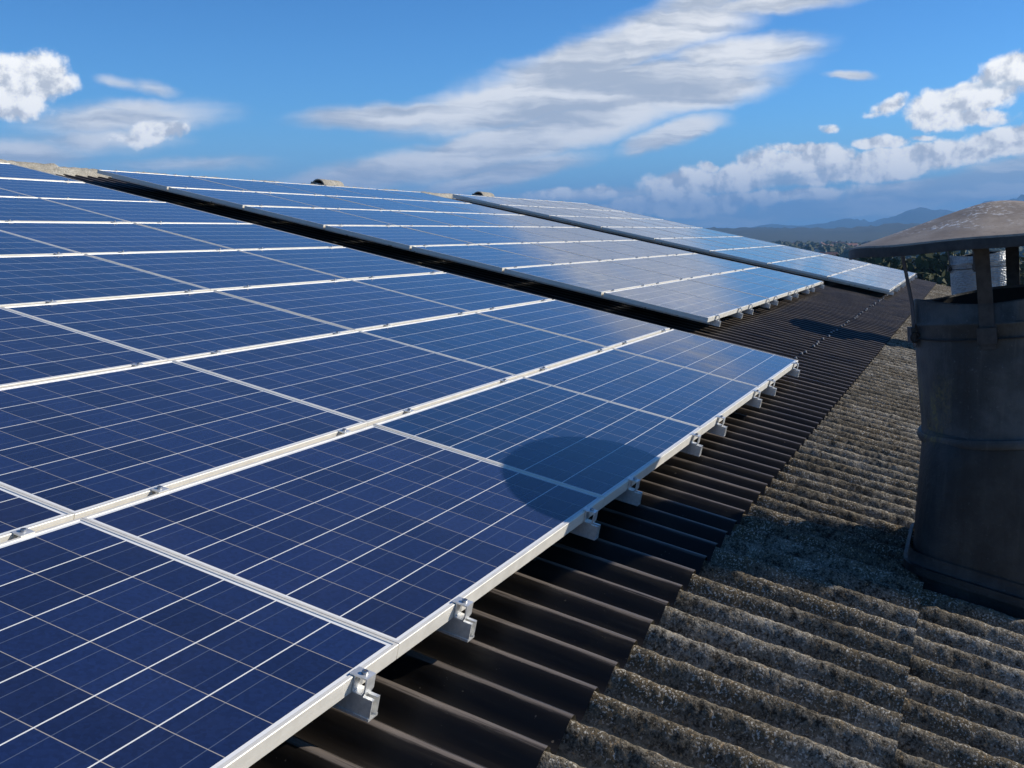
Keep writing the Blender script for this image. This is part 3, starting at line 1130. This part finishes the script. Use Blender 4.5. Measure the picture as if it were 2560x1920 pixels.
def hill(name, dist, depth, pts, seed, rough):
    """ridge line given as (bearing in degrees left of the eave line, height angle), a range of real depth"""
    az_ = np.linspace(-60, 75, 420)
    xs = np.array([p[0] for p in pts])
    hs_ = np.array([p[1] for p in pts])
    h = np.interp(az_, xs, hs_)
    n_ = (vnoise(az_ * 1.3 + seed, np.full_like(az_, seed)) - 0.5) * rough * 1.0 + (vnoise(az_ * 4.1 + seed, np.full_like(az_, seed + 9.0)) - 0.5) * rough * 0.5
    h = np.maximum(h + n_, 0.12)
    rows = np.linspace(0, 1, 26)
    vs, fs = [], []
    for i, (a, hh) in enumerate(zip(az_, h)):
        top = math.tan(math.radians(hh)) * dist + 18
        for j, t in enumerate(rows):
            d = dist + (t - 0.5) * depth
            prof = math.sin(math.pi * t) ** 1.1
            bumpy = 1 + (float(vnoise(np.array(a * 3.0 + 11 * t), np.array(t * 9.0 + seed))) - 0.5) * 0.5 * (1 - abs(2 * t - 1) ** 0.5 if abs(t - .5) > .02 else 0)
            z = GROUND_Z - 3 + max(0, top * prof * bumpy)
            vs.append((CX + d * math.cos(math.radians(a)), CY + d * math.sin(math.radians(a)), z))
    nr = len(rows)
    for i in range(len(az_) - 1):
        for j in range(nr - 1):
            fs.append((i * nr + j, (i + 1) * nr + j, (i + 1) * nr + j + 1, i * nr + j + 1))
    mb = MB()
    mb.add(vs, fs)
    return tag(mb.build(name, M['hill'], None, True), kind='structure')


def hp(x, y):
    a, e = pix_dir(x, y)
    return (-a, e + 0.10)


FAR = sorted([(-60, 1.2), hp(2700, 470), hp(2560, 497), hp(2480, 515), hp(2400, 535), hp(2343, 532), hp(2323, 528), hp(2262, 534), hp(2220, 547), hp(2181, 557), hp(2100, 559), hp(2002, 570), hp(1950, 566), hp(1863, 576), hp(1815, 575), hp(1700, 580), (40, 0.1), (75, 0.3)])
NEAR = sorted([(-60, 0.7), hp(2700, 560), hp(2400, 566), hp(2250, 568), hp(2110, 574), hp(2000, 590), hp(1950, 592), hp(1900, 598), (30, 0.1), (75, 0.15)])
hill('far_hills', 5000, 2400, FAR, 3.3, 0.10)
hill('near_hills', 2100, 1900, NEAR, 8.1, 0.06)


# houses of the town
def make_house(w, d, h, rh, wall, roof):
    root = empty('house')
    mb = MB()
    mb.add([(-w, -d, 0), (w, -d, 0), (w, d, 0), (-w, d, 0), (-w, -d, h), (w, -d, h), (w, d, h), (-w, d, h), (-w, 0, h + rh), (w, 0, h + rh)],
           [(0, 1, 5, 4), (1, 2, 6, 9, 5), (2, 3, 7, 6), (3, 0, 4, 8, 7)])
    for sx in (-w * .5, w * .35):
        mb.box(sx - .5, sx + .5, -d - .05, -d - .01, h * .45, h * .75)
    mb.build('wall', wall, root)
    rf = MB()
    o_ = 0.5
    k = rh / d
    a = [(-w - o_, -d - o_, h - o_ * k + .06), (w + o_, -d - o_, h - o_ * k + .06), (w + o_, 0, h + rh + .06), (-w - o_, 0, h + rh + .06), (w + o_, d + o_, h - o_ * k + .06), (-w - o_, d + o_, h - o_ * k + .06)]
    b = [(x, y, z + .22) for x, y, z in a]
    rf.add(a + b, [(6, 7, 8, 9), (9, 8, 10, 11), (0, 3, 2, 1), (3, 5, 4, 2), (0, 1, 7, 6), (4, 5, 11, 10), (1, 2, 8, 7), (2, 4, 10, 8), (3, 0, 6, 9), (5, 3, 9, 11)])
    r_ = rf.build('roof', roof, root)
    c = MB().box(w * .3, w * .3 + .7, -.3, .4, h + rh * .6, h + rh + 1.0)
    c.build('house_chimney', wall, r_)
    return root


hA = make_house(5.0, 4.2, 4.6, 2.4, M['hwall'], M['hroof'])
spots = [(2074, 520, 90, 1.0), (2040, 640, 20, 1.0), (2062, 700, 70, 1.05), (2075, 760, 160, 1.1), (2100, 680, 10, 1.0), (2118, 620, 60, 1.1), (2130, 800, 130, 1.2),
         (2018, 760, 30, 1.0), (1998, 880, 100, 1.1), (2150, 720, 45, 1.1), (2054, 860, 0, 1.2), (2096, 900, 80, 1.2), (2170, 850, 20, 1.3), (2200, 640, 75, 1.0)]
for i, (px, d, rz, s) in enumerate(spots):
    h_ = hA if i == 0 else copy_tree(hA)
    h_.location = at_px(px, d)
    h_.rotation_euler = (0, 0, math.radians(rz))
    h_.scale = (s * .72, s * .72, s * .72)
    if i == 0:
        tag(h_, 'white gabled house, brightest in the distant town left of the chimney cap', 'house', 'houses of the distant town')
    else:
        tag(h_, 'small red roofed house among the trees of the distant town', 'house', 'houses of the distant town')

# pale roofed shed behind the far chimney
sh = empty('low_shed', at_px(2600, 66), (0, 0, math.radians(4)))
tag(sh, 'low shed with a pale sheet roof behind the far chimney', 'shed')
MB().box(-7, 7, -2.2, 2.2, 0, 11.05).build('wall', M['wall'], sh)
rr = MB()
rings = []
for y in np.arange(-2.6, 2.61, 0.125):
    zz = 0.03 * math.cos(y * 2 * math.pi / 0.5)
    rings.append([(-7.4, y, 11.1 + zz), (0, y, 11.45 + zz), (7.4, y, 11.1 + zz)])
rr.loops(rings, False)
rr.build('roof', M['groof'], sh)


# ------------------------------------------------------------------ trees
def tree_meshes(seed, height, spread, nleaf, lsize, bare=0.0, leafmat='leaf', base=0.22):
    rnd = random.Random(seed)
    tb = MB()
    tips = []

    def branch(p, d, ln, r, lvl):
        pts = [p]
        q = p.copy()
        dd = d.copy()
        for k in range(4):
            dd = (dd + Vector((rnd.uniform(-.18, .18), rnd.uniform(-.18, .18), rnd.uniform(-.02, .12)))).normalized()
            q = q + dd * ln / 4
            pts.append(q.copy())
        tb.tube(pts, [r * (1 - 0.16 * k) for k in range(5)], 6 if lvl < 2 else 4, True)
        if lvl >= 3:
            tips.append(pts[-1]); tips.append(pts[2])
            return
        nb = 5 if lvl == 0 else 4
        for k in range(nb):
            i = 2 + k % 3 if lvl else 1 + k % 4
            ang = 2 * math.pi * (k + rnd.random() * .6) / nb
            out = Vector((math.cos(ang), math.sin(ang), rnd.uniform(.25, .9))).normalized()
            nd = (dd * .45 + out * spread).normalized()
            branch(pts[i], nd, ln * rnd.uniform(.5, .68), r * (0.62 if lvl else .5), lvl + 1)
        tips.append(pts[-1])
    branch(Vector((0, 0, -.3)), Vector((0, 0, 1)), height * .55, height * .022, 0)
    trunk = tb.mesh('trunk', M['bark'], True)
    lb = MB()
    for k in range(nleaf):
        c = rnd.choice(tips)
        p = c + Vector((rnd.gauss(0, 1), rnd.gauss(0, 1), rnd.gauss(0, .8))) * height * 0.045
        if p.z < height * base:
            continue
        a = Vector((rnd.gauss(0, 1), rnd.gauss(0, 1), rnd.gauss(0, 1))).normalized()
        b = a.cross(Vector((rnd.gauss(0, 1), rnd.gauss(0, 1), rnd.gauss(0, 1)))).normalized()
        s = lsize * rnd.uniform(.6, 1.4)
        lb.add([p - a * s, p + b * s * .55, p + a * s, p - b * s * .55], [(0, 1, 2, 3)])
    crown = lb.mesh('crown', M[leafmat])
    return trunk, crown


TT = [tree_meshes(1, 9, 1.0, 5000, .22, leafmat='leaf'), tree_meshes(2, 8, 1.15, 3600, .20, leafmat='leaf2'), tree_meshes(3, 10, .8, 1100, .18, leafmat='leaf2'),
      tree_meshes(4, 11, .75, 6000, .22, leafmat='leaf')]


def place_tree(kind, loc, s, lab, group, rz):
    root = empty('tree', loc, (0, 0, rz))
    root.scale = (s, s, s * random.uniform(.9, 1.1))
    link('trunk', TT[kind][0], root)
    link('crown', TT[kind][1], root)
    tag(root, lab, 'tree', group)
    return root


R = random.Random(11)
# trees close behind the roof end
near = [(2330, 44, 2, 1.0, 'thin half bare tree with dark branches left of the far chimney'),
        (2392, 52, 2, .95, 'half bare tree standing nearest to the left side of the far chimney'),
        (2262, 68, 1, .72, 'low olive bush-like tree right above the corner of the farthest panels'),
        (2545, 78, 0, .98, 'bushy green tree at the right edge beyond the pale shed roof'),
        (2600, 84, 1, 1.0, 'olive tree just outside the right edge beyond the shed')]
for px, d, kd, s, lab in near:
    place_tree(kd, at_px(px, d), s * 1.15, lab, 'trees close beyond the roof', R.uniform(0, 6))
TH = (9.6, 8.6, 10.2, 11.2)
for k in range(190):
    d = 75 * (1 + 5.0 * R.random() ** 1.5)
    px = R.uniform(1990, 2760)
    kd = R.choice([0, 0, 1, 3, 1, 0])
    top = 15.0 - d * math.tan(math.radians(R.uniform(1.05, 2.3) + max(0, (2180 - px) * 0.002)))
    if top < 3.0:
        continue
    place_tree(kd, at_px(px, d), top / TH[kd], 'one of the many dull green trees on the plain beyond the roof', 'trees of the wooded plain', R.uniform(0, 6))

# far woods, one mass
fw = MB()
for k in range(4200):
    d = 600 * (1 + 0.75 * R.random() ** 1.2)
    a = math.radians(R.uniform(-14, 40))
    c = Vector((CX + d * math.cos(a), CY + d * math.sin(a), GROUND_Z))
    hh = R.uniform(3.2, 6.5)
    w = hh * R.uniform(.40, .75)
    base = len(fw.v)
    rings = []
    for t, q in ((0.0, .8), (.3, 1.0), (.65, .9), (.9, .5), (1.0, .15)):
        rings.append([(c.x + w * q * math.cos(2 * math.pi * j / 6 + k) * R.uniform(.75, 1.2), c.y + w * q * math.sin(2 * math.pi * j / 6 + k) * R.uniform(.75, 1.2), c.z + hh * t * R.uniform(.93, 1.05)) for j in range(6)])
    fw.loops(rings, True, False, True)
tag(fw.build('far_woods', M['leaf']), 'far woods covering the plain up to the blue hills', 'woods', None, 'stuff')

# ------------------------------------------------------------------ air
hz = bpy.data.materials.new('hazy_air')
hz.use_nodes = True
HN = NT(hz.node_tree)
pv = HN.n('ShaderNodeVolumePrincipled')
pv.inputs['Density Attribute'].default_value = ''
pv.inputs['Color'].default_value = (0.22, 0.53, 1.0, 1.0)
pv.inputs['Density'].default_value = 2.7e-4
pv.inputs['Anisotropy'].default_value = 0.0
ho_ = HN.n('ShaderNodeOutputMaterial')
HN.t.links.new(pv.outputs[0], ho_.inputs['Volume'])
hb = MB().box(-9300, 9300, -9300, 9300, GROUND_Z - 5.0, 235)
tag(hb.build('haze', hz), 'blue haze over the plain', 'haze', None, 'stuff')
